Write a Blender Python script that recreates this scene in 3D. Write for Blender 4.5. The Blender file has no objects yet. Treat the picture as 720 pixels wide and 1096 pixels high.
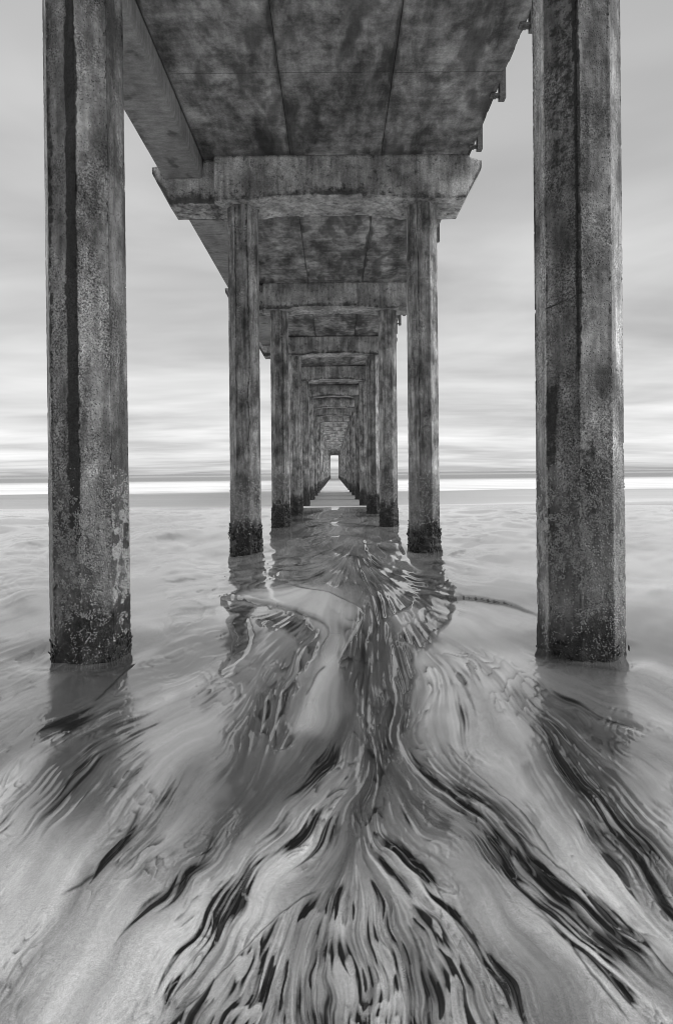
import bpy, math, random
import numpy as np

# ------------------------------------------------------------------ camera, sky, sun, exposure
scene = bpy.context.scene
C = scene.collection
R = math.radians
CAM_H = 1.434
FPX = 600.0                       # focal length in pixels of a 1096 px tall picture
VPX, VPY = 358.0, 506.0
ROLL = 0.0095

cam_d = bpy.data.cameras.new('camera')
cam = bpy.data.objects.new('camera', cam_d)
C.objects.link(cam)
cam.location = (0, 0, CAM_H)
cam.rotation_mode = 'XYZ'
from mathutils import Matrix
cam.rotation_euler = (Matrix.Rotation(R(90), 4, 'X') @ Matrix.Rotation(-ROLL, 4, 'Z')).to_euler()
cam_d.sensor_fit = 'VERTICAL'
cam_d.sensor_height = 36.0
cam_d.sensor_width = 36.0
cam_d.lens = FPX / 1096 * 36
cam_d.shift_x = 2.0 / 1096
cam_d.shift_y = -42.0 / 1096
cam_d.clip_start = 0.05
cam_d.clip_end = 20000
scene.camera = cam

SUN_EL, SUN_AZ = R(46), R(100)    # azimuth from +Y towards +X
world = bpy.data.worlds.new("World")
scene.world = world
world.use_nodes = True
wn = world.node_tree
wn.nodes.clear()


def N(nt, typ, **kw):
    n = nt.nodes.new(typ)
    for k, v in kw.items():
        setattr(n, k, v)
    return n


def setin(nt, n, key, val):
    s = n.inputs[key]
    if isinstance(val, bpy.types.NodeSocket):
        nt.links.new(val, s)
    else:
        s.default_value = val


def Mth(nt, op, a, b=None, c=None, clamp=False):
    n = N(nt, 'ShaderNodeMath', operation=op, use_clamp=clamp)
    setin(nt, n, 0, a)
    if b is not None:
        setin(nt, n, 1, b)
    if c is not None:
        setin(nt, n, 2, c)
    return n.outputs[0]


def MR(nt, v, a, b, c=0.0, d=1.0, smooth=False):
    n = N(nt, 'ShaderNodeMapRange')
    n.interpolation_type = 'SMOOTHSTEP' if smooth else 'LINEAR'
    setin(nt, n, 0, v)
    for i, x in enumerate((a, b, c, d)):
        setin(nt, n, i + 1, x)
    return n.outputs[0]


def Noise(nt, vec, scale, detail=4.0, rough=0.55, dist=0.0):
    n = N(nt, 'ShaderNodeTexNoise')
    nt.links.new(vec, n.inputs['Vector'])
    n.inputs['Scale'].default_value = scale
    n.inputs['Detail'].default_value = detail
    n.inputs['Roughness'].default_value = rough
    n.inputs['Distortion'].default_value = dist
    return n.outputs[0]


def Vec(nt, vec, scale=(1, 1, 1), loc=(0, 0, 0)):
    n = N(nt, 'ShaderNodeMapping')
    nt.links.new(vec, n.inputs['Vector'])
    n.inputs['Scale'].default_value = scale
    n.inputs['Location'].default_value = loc
    return n.outputs[0]


def Mix(nt, f, a, b):                        # float mix
    n = N(nt, 'ShaderNodeMix')
    setin(nt, n, 0, f)
    setin(nt, n, 2, a)
    setin(nt, n, 3, b)
    return n.outputs[0]


def build_world():
    nt = wn
    sky = N(nt, 'ShaderNodeTexSky')
    sky.sky_type = 'NISHITA'
    sky.sun_disc = False
    sky.sun_elevation = SUN_EL
    sky.sun_rotation = SUN_AZ
    bw = N(nt, 'ShaderNodeRGBToBW')
    nt.links.new(sky.outputs[0], bw.inputs[0])
    tc = N(nt, 'ShaderNodeTexCoord')
    sp = N(nt, 'ShaderNodeSeparateXYZ')
    nt.links.new(tc.outputs['Generated'], sp.inputs[0])
    x, y, z = sp.outputs
    zz = Mth(nt, 'MAXIMUM', z, 0.0)
    den = Mth(nt, 'ADD', zz, 0.07)
    cx = Mth(nt, 'DIVIDE', x, den)
    cy = Mth(nt, 'DIVIDE', y, den)
    cmb = N(nt, 'ShaderNodeCombineXYZ')
    nt.links.new(cx, cmb.inputs[0])
    nt.links.new(cy, cmb.inputs[1])
    p = cmb.outputs[0]
    n1 = Noise(nt, Vec(nt, p, (0.55, 0.75, 1), (3.1, 1.7, 0)), 1.0, 5.0, 0.5, 0.5)
    n2 = Noise(nt, Vec(nt, p, (0.9, 1.9, 1), (7.1, 0.7, 0)), 1.0, 3.0, 0.5, 0.4)
    n3 = Noise(nt, Vec(nt, p, (0.22, 0.60, 1), (1.3, 4.2, 0)), 1.0, 4.0, 0.55, 0.2)
    a = MR(nt, n1, 0.32, 0.68, -1.0, 1.0)
    b = MR(nt, n2, 0.3, 0.7, -1.0, 1.0)
    c = MR(nt, n3, 0.3, 0.7, -1.0, 1.0)
    s = Mth(nt, 'ADD', Mth(nt, 'MULTIPLY', a, 0.55), Mth(nt, 'MULTIPLY', b, 0.17))
    s = Mth(nt, 'ADD', s, Mth(nt, 'MULTIPLY', c, 0.65))
    # cloud layer thins towards a bright band above the horizon, ends in a grey marine layer
    base = MR(nt, zz, 0.0, 0.62, 3.05, 2.1)
    bright = Mth(nt, 'MULTIPLY', MR(nt, zz, 0.0, 0.05, 0.0, 1.0, True), MR(nt, zz, 0.05, 0.33, 0.25, 0.0, True))
    base = Mth(nt, 'ADD', base, bright)
    base = Mth(nt, 'SUBTRACT', base, MR(nt, zz, 0.0, 0.02, 0.75, 0.0, True))
    amp = Mth(nt, 'MULTIPLY', MR(nt, zz, 0.0, 0.5, 1.15, 0.95), MR(nt, zz, 0.5, 0.72, 1.0, 0.15, True))
    cl = Mth(nt, 'MULTIPLY_ADD', s, amp, base)
    # an overcast dome is brightest overhead; the sky at the tripod's back, over the bluffs, is darker
    cl = Mth(nt, 'ADD', cl, MR(nt, zz, 0.74, 1.0, 0.0, 9.0, True))
    cl = Mth(nt, 'MULTIPLY', cl, MR(nt, y, 0.0, -0.5, 1.0, 0.35, True))
    cl = Mth(nt, 'MULTIPLY', cl, MR(nt, Mth(nt, 'ABSOLUTE', x), 0.55, 0.85, 1.0, 2.3, True))
    # sky seen through / behind the overcast
    tot = Mix(nt, 0.10, cl, Mth(nt, 'MINIMUM', bw.outputs[0], 12.0))
    bg = N(nt, 'ShaderNodeBackground')
    nt.links.new(tot, bg.inputs[0])
    bg.inputs[1].default_value = 0.1
    out = N(nt, 'ShaderNodeOutputWorld')
    nt.links.new(bg.outputs[0], out.inputs[0])


build_world()

sun_d = bpy.data.lights.new('sun', 'SUN')
sun = bpy.data.objects.new('sun', sun_d)
C.objects.link(sun)
sun_d.energy = 0.8
sun_d.angle = R(30)
sun_d.color = (1.0, 1.0, 1.0)
from mathutils import Vector
sdir = Vector((math.sin(SUN_AZ) * math.cos(SUN_EL), math.cos(SUN_AZ) * math.cos(SUN_EL), math.sin(SUN_EL)))
sun.rotation_euler = sdir.to_track_quat('Z', 'Y').to_euler()

vs = scene.view_settings
vs.view_transform = 'Standard'
vs.look = 'None'
vs.exposure = 1.25
vs.gamma = 1.0
vs.use_curve_mapping = False
scene.cycles.filter_width = 0.95
scene.cycles.max_bounces = 6
scene.cycles.diffuse_bounces = 4

# ------------------------------------------------------------------ numpy helpers


def lattice(shape, seed):
    return np.random.default_rng(seed).random(shape).astype(np.float32)


def vnoise(x, y, seed=0):
    """smooth value noise, any-shape coordinate arrays"""
    G = lattice((256, 256), seed)
    xi = np.floor(x).astype(np.int64)
    yi = np.floor(y).astype(np.int64)
    fx = (x - xi).astype(np.float32)
    fy = (y - yi).astype(np.float32)
    fx = fx * fx * (3 - 2 * fx)
    fy = fy * fy * (3 - 2 * fy)
    x0, x1, y0, y1 = xi & 255, (xi + 1) & 255, yi & 255, (yi + 1) & 255
    a = G[x0, y0] * (1 - fx) + G[x1, y0] * fx
    b = G[x0, y1] * (1 - fx) + G[x1, y1] * fx
    return a * (1 - fy) + b * fy


def fbm(x, y, seed=0, oct=4, gain=0.5):
    s, a, t = 0.0, 1.0, 0.0
    for o in range(oct):
        s = s + a * vnoise(x * 2 ** o + 17.3 * o, y * 2 ** o + 9.1 * o, seed + o)
        x, y = x * .8 - y * .6, x * .6 + y * .8
        t += a
        a *= gain
    return s / t


def sstep(a, b, x):
    t = np.clip((x - a) / (b - a), 0, 1)
    return t * t * (3 - 2 * t)


def mesh(name, verts, faces, mat=None, smooth=False, attrs=None):
    """verts (n,3), faces = list of int arrays (m,k) with k constant in each array"""
    me = bpy.data.meshes.new(name)
    verts = np.asarray(verts, dtype=np.float32)
    if not isinstance(faces, (list, tuple)):
        faces = [faces]
    faces = [np.asarray(f, dtype=np.int32) for f in faces if len(f)]
    me.vertices.add(len(verts))
    me.vertices.foreach_set('co', verts.ravel())
    nl = sum(f.size for f in faces)
    npoly = sum(len(f) for f in faces)
    me.loops.add(nl)
    me.polygons.add(npoly)
    me.loops.foreach_set('vertex_index', np.concatenate([f.ravel() for f in faces]))
    starts, s = [], 0
    for f in faces:
        starts.append(s + np.arange(len(f)) * f.shape[1])
        s += f.size
    me.polygons.foreach_set('loop_start', np.concatenate(starts).astype(np.int32))
    me.update(calc_edges=True)
    me.validate()
    if smooth:
        me.polygons.foreach_set('use_smooth', np.ones(len(me.polygons), dtype=bool))
    if attrs:
        for k, v in attrs.items():
            at = me.attributes.new(k, 'FLOAT', 'POINT')
            at.data.foreach_set('value', np.asarray(v, dtype=np.float32).ravel())
    if mat:
        me.materials.append(mat)
    return me


def obj(name, me, parent=None, loc=(0, 0, 0)):
    o = bpy.data.objects.new(name, me)
    C.objects.link(o)
    o.location = loc
    if parent:
        o.parent = parent
    return o


def grid_faces(nr, nc, wrap=False):
    r = np.arange(nr - 1)[:, None]
    c = np.arange(nc if wrap else nc - 1)[None, :]
    c2 = (c + 1) % nc
    a = r * nc + c
    b = r * nc + c2
    d = (r + 1) * nc + c2
    e = (r + 1) * nc + c
    return np.stack([a, b, d, e], -1).reshape(-1, 4)


# ------------------------------------------------------------------ materials


def new_mat(name):
    m = bpy.data.materials.new(name)
    m.use_nodes = True
    nt = m.node_tree
    nt.nodes.clear()
    out = N(nt, 'ShaderNodeOutputMaterial')
    bs = N(nt, 'ShaderNodeBsdfPrincipled')
    nt.links.new(bs.outputs[0], out.inputs[0])
    return m, nt, bs


def pos(nt):
    return N(nt, 'ShaderNodeNewGeometry').outputs['Position']


def attr(nt, name):
    n = N(nt, 'ShaderNodeAttribute')
    n.attribute_name = name
    return n.outputs['Fac']


def grey(nt, val):
    c = N(nt, 'ShaderNodeCombineColor')
    for i in range(3):
        nt.links.new(val, c.inputs[i])
    return c.outputs[0]


def bump(nt, bs, h, strength, dist):
    b = N(nt, 'ShaderNodeBump')
    b.inputs['Strength'].default_value = strength
    b.inputs['Distance'].default_value = dist
    nt.links.new(h, b.inputs['Height'])
    nt.links.new(b.outputs[0], bs.inputs['Normal'])
    return b


def mat_cap():
    """weathered formed concrete of the beams: drips, dark lower edge, board marks"""
    m, nt, bs = new_mat('weathered_beam_concrete')
    P = pos(nt)
    big = Noise(nt, P, 1.3, 5, 0.6)
    drip = Noise(nt, Vec(nt, P, (5, 5, 0.55)), 1.6, 5, 0.6)
    fine = Noise(nt, P, 38, 3, 0.6)
    spots = Noise(nt, Vec(nt, P, (1, 1, 1), (4, 2, 7)), 9, 4, 0.7)
    v = MR(nt, big, 0.38, 0.62, 0.26, 0.72)
    v = Mth(nt, 'MULTIPLY', v, MR(nt, drip, 0.36, 0.60, 0.6, 1.1))
    v = Mth(nt, 'MULTIPLY', v, MR(nt, fine, 0.3, 0.7, 0.68, 1.25))
    v = Mth(nt, 'MULTIPLY', v, MR(nt, spots, 0.56, 0.66, 1.0, 0.40))
    st = attr(nt, 'stain')
    sn = Mth(nt, 'ADD', st, Mth(nt, 'MULTIPLY', Mth(nt, 'SUBTRACT', spots, 0.5), 1.1))
    v = Mix(nt, MR(nt, sn, 0.3, 0.85, 0, 0.88, True), v, 0.035)
    nt.links.new(grey(nt, v), bs.inputs['Base Color'])
    bs.inputs['Roughness'].default_value = 0.85
    hh = Mth(nt, 'ADD', fine, Mth(nt, 'MULTIPLY', spots, 1.2))
    bump(nt, bs, hh, 0.55, 0.015)
    return m


def mat_deck():
    m, nt, bs = new_mat('stained_soffit_concrete')
    P = pos(nt)
    b1 = Noise(nt, Vec(nt, P, (1.2, 0.42, 1)), 1.15, 7, 0.66, 0.2)
    b2 = Noise(nt, Vec(nt, P, (1, 1, 1), (5, 3, 1)), 3.2, 6, 0.65, 0.2)
    fine = Noise(nt, P, 30, 4, 0.6)
    trans = Noise(nt, Vec(nt, P, (0.3, 3.0, 1)), 2.0, 4, 0.6)
    v = MR(nt, b1, 0.38, 0.62, 0.08, 0.44)
    v = Mth(nt, 'MULTIPLY', v, MR(nt, b2, 0.36, 0.60, 0.42, 1.25))
    v = Mth(nt, 'MULTIPLY', v, MR(nt, trans, 0.3, 0.7, 0.72, 1.15))
    v = Mth(nt, 'MULTIPLY', v, MR(nt, fine, 0.3, 0.7, 0.8, 1.15))
    # construction joints running across the pier, with pale lime leaching
    sp = N(nt, 'ShaderNodeSeparateXYZ')
    nt.links.new(P, sp.inputs[0])
    wob = Mth(nt, 'MULTIPLY', Mth(nt, 'SUBTRACT', b2, 0.5), 0.06)
    fr = Mth(nt, 'FRACT', Mth(nt, 'DIVIDE', Mth(nt, 'ADD', sp.outputs[1], wob), 2.565))
    ln = MR(nt, Mth(nt, 'ABSOLUTE', Mth(nt, 'SUBTRACT', fr, 0.5)), 0.0, 0.006, 1.0, 0.0)
    v = Mth(nt, 'MULTIPLY', v, Mth(nt, 'SUBTRACT', 1.0, Mth(nt, 'MULTIPLY', ln, 0.6)))
    st = attr(nt, 'stain')
    sn = Mth(nt, 'ADD', st, Mth(nt, 'MULTIPLY', Mth(nt, 'SUBTRACT', b2, 0.5), 0.9))
    v = Mix(nt, MR(nt, sn, 0.3, 0.8, 0, 0.8, True), v, 0.03)
    nt.links.new(grey(nt, v), bs.inputs['Base Color'])
    bs.inputs['Roughness'].default_value = 0.8
    bump(nt, bs, Mth(nt, 'ADD', fine, b2), 0.35, 0.015)
    return m


def mat_girder():
    m, nt, bs = new_mat('girder_concrete')
    P = pos(nt)
    big = Noise(nt, Vec(nt, P, (1, 0.4, 1)), 1.6, 5, 0.6)
    drip = Noise(nt, Vec(nt, P, (2, 6, 0.7)), 2.2, 4, 0.6)
    fine = Noise(nt, P, 34, 3, 0.6)
    sp = Noise(nt, Vec(nt, P, (1, 1, 1), (2, 8, 7)), 2.6, 3, 0.5)
    v = MR(nt, big, 0.3, 0.7, 0.2, 0.42)
    v = Mth(nt, 'MULTIPLY', v, MR(nt, drip, 0.33, 0.66, 0.7, 1.12))
    v = Mth(nt, 'MULTIPLY', v, MR(nt, fine, 0.3, 0.7, 0.85, 1.1))
    v = Mth(nt, 'MULTIPLY', v, MR(nt, sp, 0.60, 0.68, 1.0, 0.5))
    nt.links.new(grey(nt, v), bs.inputs['Base Color'])
    bs.inputs['Roughness'].default_value = 0.8
    bump(nt, bs, Mth(nt, 'ADD', fine, big), 0.3, 0.012)
    return m


def mat_pile():
    m, nt, bs = new_mat('tide_stained_pile_concrete')
    P = pos(nt)
    sp = N(nt, 'ShaderNodeSeparateXYZ')
    nt.links.new(P, sp.inputs[0])
    z = sp.outputs[2]
    streak = Noise(nt, Vec(nt, P, (6, 6, 0.5)), 2.0, 5, 0.6)
    patch = Noise(nt, Vec(nt, P, (1, 1, 0.6)), 2.6, 6, 0.65)
    mid = Noise(nt, P, 17, 5, 0.7)
    fine = Noise(nt, P, 75, 3, 0.65)
    vor = N(nt, 'ShaderNodeTexVoronoi')
    nt.links.new(Vec(nt, P, (1, 1, 0.8)), vor.inputs['Vector'])
    vor.inputs['Scale'].default_value = 62
    vor2 = N(nt, 'ShaderNodeTexVoronoi')
    nt.links.new(P, vor2.inputs['Vector'])
    vor2.inputs['Scale'].default_value = 46
    v = MR(nt, patch, 0.38, 0.62, 0.13, 0.56)
    v = Mth(nt, 'MULTIPLY', v, MR(nt, streak, 0.34, 0.66, 0.50, 1.25))
    v = Mth(nt, 'MULTIPLY', v, MR(nt, mid, 0.34, 0.66, 0.75, 1.2))
    v = Mth(nt, 'MULTIPLY', v, Mix(nt, MR(nt, Noise(nt, Vec(nt, P, (1, 1, .5), (8, 1, 2)), 3.5, 3, .6), .42, .6), 1.0, MR(nt, fine, 0.36, 0.64, 0.25, 1.6)))
    v = Mth(nt, 'MULTIPLY', v, attr(nt, 'face_tone'))
    # small blown pores
    pore = Mth(nt, 'MULTIPLY', MR(nt, vor.outputs['Distance'], 0.16, 0.32, 1.0, 0.0),
               MR(nt, mid, 0.42, 0.58, 0.15, 1.0))
    v = Mth(nt, 'MULTIPLY', v, Mth(nt, 'SUBTRACT', 1.0, Mth(nt, 'MULTIPLY', pore, 0.8)))
    # painted-on-by-weather stain runs
    st = attr(nt, 'stain')
    sn = Mth(nt, 'ADD', st, Mth(nt, 'MULTIPLY', Mth(nt, 'SUBTRACT', mid, 0.5), 2.4))
    v = Mix(nt, MR(nt, sn, 0.30, 0.85, 0, 0.90, True), v, 0.02)
    # tide zone: damp dark film, pale barnacle scatter, black algae at the foot
    wz = Mth(nt, 'ADD', z, Mth(nt, 'MULTIPLY', Mth(nt, 'SUBTRACT', patch, 0.5), 1.1))
    v = Mth(nt, 'MULTIPLY', v, MR(nt, Noise(nt, Vec(nt, P, (1, 1, .35), (3, 3, 3)), 4.5, 5, 0.7), 0.40, 0.64, 0.80, 1.15, True))
    wet = MR(nt, wz, 1.62, 1.25, 0.0, 1.0, True)
    alg = MR(nt, wz, 0.60, 0.25, 0.0, 1.0, True)
    v = Mth(nt, 'MULTIPLY', v, Mth(nt, 'SUBTRACT', 1.0, Mth(nt, 'MULTIPLY', wet, 0.38)))
    v = Mth(nt, 'MULTIPLY', v, Mth(nt, 'SUBTRACT', 1.0, Mth(nt, 'MULTIPLY', alg, 0.78)))
    band = Mth(nt, 'MULTIPLY', MR(nt, wz, 1.55, 1.0, 0.0, 1.0, True), MR(nt, wz, 0.30, 0.75, 0.22, 1.0, True))
    bar = Mth(nt, 'MULTIPLY', MR(nt, vor2.outputs['Distance'], 0.20, 0.42, 1.0, 0.0),
              MR(nt, vor2.outputs['Color'], 0.45, 0.60, 0.0, 1.0))
    bar = Mth(nt, 'MULTIPLY', bar, band)
    v = Mix(nt, Mth(nt, 'MULTIPLY', bar, 0.75), v, 0.42)
    nt.links.new(grey(nt, v), bs.inputs['Base Color'])
    nt.links.new(MR(nt, wet, 0, 1, 0.85, 0.55), bs.inputs['Roughness'])
    hh = Mth(nt, 'SUBTRACT', Mth(nt, 'ADD', mid, Mth(nt, 'MULTIPLY', fine, 0.6)), Mth(nt, 'MULTIPLY', pore, 0.6))
    hh = Mth(nt, 'ADD', hh, Mth(nt, 'MULTIPLY', bar, 1.0))
    bump(nt, bs, hh, 0.7, 0.012)
    return m


def mat_simple(name, a, b, scale, rough, bs_dist=0.01, spec=0.5):
    m, nt, bs = new_mat(name)
    P = pos(nt)
    n1 = Noise(nt, P, scale, 4, 0.7)
    n2 = Noise(nt, P, scale * 5, 3, 0.6)
    v = MR(nt, n1, 0.3, 0.7, a, b)
    v = Mth(nt, 'MULTIPLY', v, MR(nt, n2, 0.3, 0.7, 0.7, 1.25))
    nt.links.new(grey(nt, v), bs.inputs['Base Color'])
    bs.inputs['Roughness'].default_value = rough
    bs.inputs['Specular IOR Level'].default_value = spec
    bump(nt, bs, n2, 0.5, bs_dist)
    return m


def mat_sand():
    m, nt, bs = new_mat('wet_streaked_sand')
    P = pos(nt)
    dark = attr(nt, 'dark')
    tone = attr(nt, 'tone')
    film = attr(nt, 'film')
    grain = Noise(nt, P, 330, 3, 0.75)
    gr2 = Noise(nt, P, 110, 3, 0.6)
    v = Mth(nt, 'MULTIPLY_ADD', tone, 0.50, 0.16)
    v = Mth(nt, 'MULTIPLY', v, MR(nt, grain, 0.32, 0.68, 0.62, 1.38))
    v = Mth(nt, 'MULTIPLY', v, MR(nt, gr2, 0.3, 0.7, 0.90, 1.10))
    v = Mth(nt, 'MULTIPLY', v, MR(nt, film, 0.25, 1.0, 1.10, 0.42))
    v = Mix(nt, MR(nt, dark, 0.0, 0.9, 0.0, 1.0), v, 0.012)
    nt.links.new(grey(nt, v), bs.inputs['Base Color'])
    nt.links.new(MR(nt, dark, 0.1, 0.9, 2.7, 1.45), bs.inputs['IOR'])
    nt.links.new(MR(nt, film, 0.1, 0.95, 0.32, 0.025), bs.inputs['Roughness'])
    bump(nt, bs, grain, 0.10, 0.002)
    return m


def mat_sea():
    m, nt, bs = new_mat('long_exposure_sea')
    P = pos(nt)
    sp = N(nt, 'ShaderNodeSeparateXYZ')
    nt.links.new(P, sp.inputs[0])
    x, y = sp.outputs[0], sp.outputs[1]
    wob = Noise(nt, Vec(nt, P, (0.018, 0.05, 1)), 1.0, 4, 0.55)
    wob2 = Noise(nt, Vec(nt, P, (0.06, 0.4, 1), (9, 2, 0)), 1.0, 4, 0.55)
    yy = Mth(nt, 'ADD', y, Mth(nt, 'MULTIPLY', Mth(nt, 'SUBTRACT', wob, 0.5), 46.0))
    yy = Mth(nt, 'ADD', yy, Mth(nt, 'MULTIPLY', Mth(nt, 'SUBTRACT', wob2, 0.5), 14.0))

    def band(a, b, c, d):
        return Mth(nt, 'MULTIPLY', MR(nt, yy, a, b, 0, 1, True), MR(nt, yy, c, d, 1, 0, True))
    surf = Mth(nt, 'MAXIMUM', band(52, 68, 115, 190), Mth(nt, 'MULTIPLY', band(31, 33, 34.5, 39), 0.55))
    surf = Mth(nt, 'MAXIMUM', surf, Mth(nt, 'MULTIPLY', band(330, 420, 560, 800), 0.35))
    right = MR(nt, x, -8, 25, 0.0, 0.45, True)
    surf = Mth(nt, 'MAXIMUM', surf, Mth(nt, 'MULTIPLY', right, band(24, 34, 70, 110)))
    surf = Mth(nt, 'MULTIPLY', surf, MR(nt, wob2, 0.25, 0.7, 0.55, 1.1))
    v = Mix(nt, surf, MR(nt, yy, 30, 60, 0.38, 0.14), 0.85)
    nt.links.new(grey(nt, v), bs.inputs['Base Color'])
    nt.links.new(Mix(nt, surf, 0.28, 0.7), bs.inputs['Roughness'])
    bs.inputs['IOR'].default_value = 1.33
    hb = Noise(nt, Vec(nt, P, (0.5, 1.6, 1)), 1.0, 4, 0.6)
    bump(nt, bs, hb, 0.5, 0.25)
    return m


M_CAP, M_DECK, M_GIRD, M_PILE = mat_cap(), mat_deck(), mat_girder(), mat_pile()
M_BARN = mat_simple('barnacle_shell', 0.25, 0.75, 30, 0.8, 0.004, 0.3)
M_MUSS = mat_simple('mussel_shell', 0.012, 0.055, 14, 0.32, 0.004, 0.6)
M_CRUST = mat_simple('algae_crust', 0.012, 0.07, 22, 0.6, 0.02, 0.4)
M_METAL = mat_simple('corroded_steel', 0.08, 0.22, 18, 0.65, 0.004, 0.4)
M_SAND, M_SEA = mat_sand(), mat_sea()

# ------------------------------------------------------------------ beach


def unroll(pts):
    """photo pixel -> pixel of the un-rolled picture (a survey of where things lie)"""
    c, s = math.cos(ROLL), math.sin(ROLL)
    p = np.asarray(pts, dtype=np.float64) - (VPX, VPY)
    return np.stack([p[:, 0] * c - p[:, 1] * s, p[:, 0] * s + p[:, 1] * c], -1) + (VPX, VPY)


SL = 0.028


def ground_z(Z):
    """height of the beach at distance Z seaward of the tripod"""
    lin = -SL * (Z - 4.28)
    far = np.interp(Z, [0, 14, 20, 27, 33, 45, 80, 400, 9000], [0, 0, 0, 0.115, 0.22, 0.20, -0.6, 2.0, 220])
    t = np.clip((Z - 4.6) / 6.5, 0, 1)
    return lin + np.where(Z > 14, far, 0) + .10 * (1 - t * t * (3 - 2 * t))


def v_of_Z(Z):
    return 506 + 600 * (CAM_H - ground_z(Z)) / Z


_Zt = np.geomspace(.6, 45, 3000)
_vt = v_of_Z(_Zt)


def Z_of_v(v):
    return np.interp(v, _vt[::-1], _Zt[::-1])


US, VS = 1.0, 1.0
U0, U1, V0, V1 = -200, 920, 536, 1240            # survey window, 1 unit = 1/600 of the distance
gu = np.arange(U0, U1 + 1, 1.0, dtype=np.float32)
gv = np.arange(V0, V1 + 1, 1.0, dtype=np.float32)
GU, GV = np.meshgrid(gu, gv)                      # rows = v
H_, W_ = GU.shape


def samp(A, u, v):
    """bilinear sample of field A at (u,v)"""
    x = np.clip(u - U0, 0, W_ - 1.001)
    y = np.clip(v - V0, 0, H_ - 1.001)
    xi, yi = x.astype(np.int32), y.astype(np.int32)
    fx, fy = (x - xi), (y - yi)
    return ((A[yi, xi] * (1 - fx) + A[yi, xi + 1] * fx) * (1 - fy)
            + (A[yi + 1, xi] * (1 - fx) + A[yi + 1, xi + 1] * fx) * fy)


FLOW = [  # where the backwash ran, and which way
    (-100, 560, -1, .02), (60, 560, -1, .02), (200, 560, -1, .04), (360, 560, -.4, .05), (520, 560, 1, .08), (700, 560, 1, .06), (850, 560, 1, .05),
    (0, 600, -1, .10), (100, 600, -1, .12), (200, 600, -1, .15), (300, 600, -1, .2), (430, 600, 1, .2), (550, 600, 1, .12), (700, 600, 1, .1),
    (0, 650, -1, .22), (150, 640, -1, .2), (600, 660, 1, .15), (700, 650, 1, .14), (500, 640, 1, .1), (430, 635, .8, .3),
    (0, 720, -1, .35), (60, 760, -1, .5), (-60, 800, -1, .6), (20, 860, -.9, .75), (100, 850, -.8, .95), (60, 930, -.7, 1), (50, 1020, -.7, 1), (-80, 1000, -.8, .8),
    (150, 720, -1, .35), (200, 760, -1, .4), (200, 850, -.8, .9), (150, 900, -.75, 1), (180, 955, -.9, .65), (110, 960, -.7, 1), (250, 900, -.55, 1),
    (230, 1000, -.62, 1), (170, 1080, -.5, 1), (100, 1080, -.5, 1), (300, 850, -.8, .8), (330, 800, -.95, .55), (300, 930, -.62, .9), (340, 885, -.85, .6),
    (320, 965, -.75, .75), (250, 1060, -.45, 1), (300, 1020, -.18, 1), (350, 1000, 0, 1), (400, 1020, .12, 1), (440, 1060, .1, 1), (480, 1060, .3, 1),
    (395, 880, 0, 1), (385, 830, -.35, 1), (412, 775, .15, 1), (388, 720, .6, 1), (378, 685, -.3, 1), (400, 655, -.8, .8),
    (440, 835, .85, .75), (430, 900, .85, .55), (470, 930, .75, .7), (500, 990, .55, .9), (540, 1060, .5, 1), (520, 865, .82, .62), (560, 930, .8, .7),
    (600, 880, .65, .85), (640, 900, .55, .95), (700, 950, .6, .9), (650, 1020, .8, .72), (700, 1060, .8, .7), (600, 980, .8, .75), (610, 1080, .5, 1),
    (600, 720, .95, .3), (650, 760, .95, .35), (710, 780, .95, .45), (800, 800, 1, .5), (600, 820, .6, .8), (560, 760, .5, .8), (690, 700, 1, .18),
    (520, 750, .35, .8), (500, 700, .8, .6), (470, 760, -.5, .8), (480, 800, .7, .7), (690, 860, .8, .7), (800, 1000, .8, .7),
    (262, 651, -.9, -.25), (290, 657, -.9, -.35), (320, 668, -.8, -.6), (344, 684, 0, 1), (322, 708, -.6, .8), (300, 700, -.6, .8), (250, 740, -.9, .5), (285, 775, .1, .5), (320, 750, -.5, .8), (335, 665, .9, .4), (345, 690, -.4, .9), (240, 690, -.85, .5), (270, 660, -.8, .4),
    (340, 1200, 0, 1), (100, 1200, -.5, 1), (600, 1200, .5, 1), (850, 1150, .7, .8), (-100, 1150, -.6, 1),
    (355, 760, -.1, 1), (350, 720, 0, 1),
]


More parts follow.
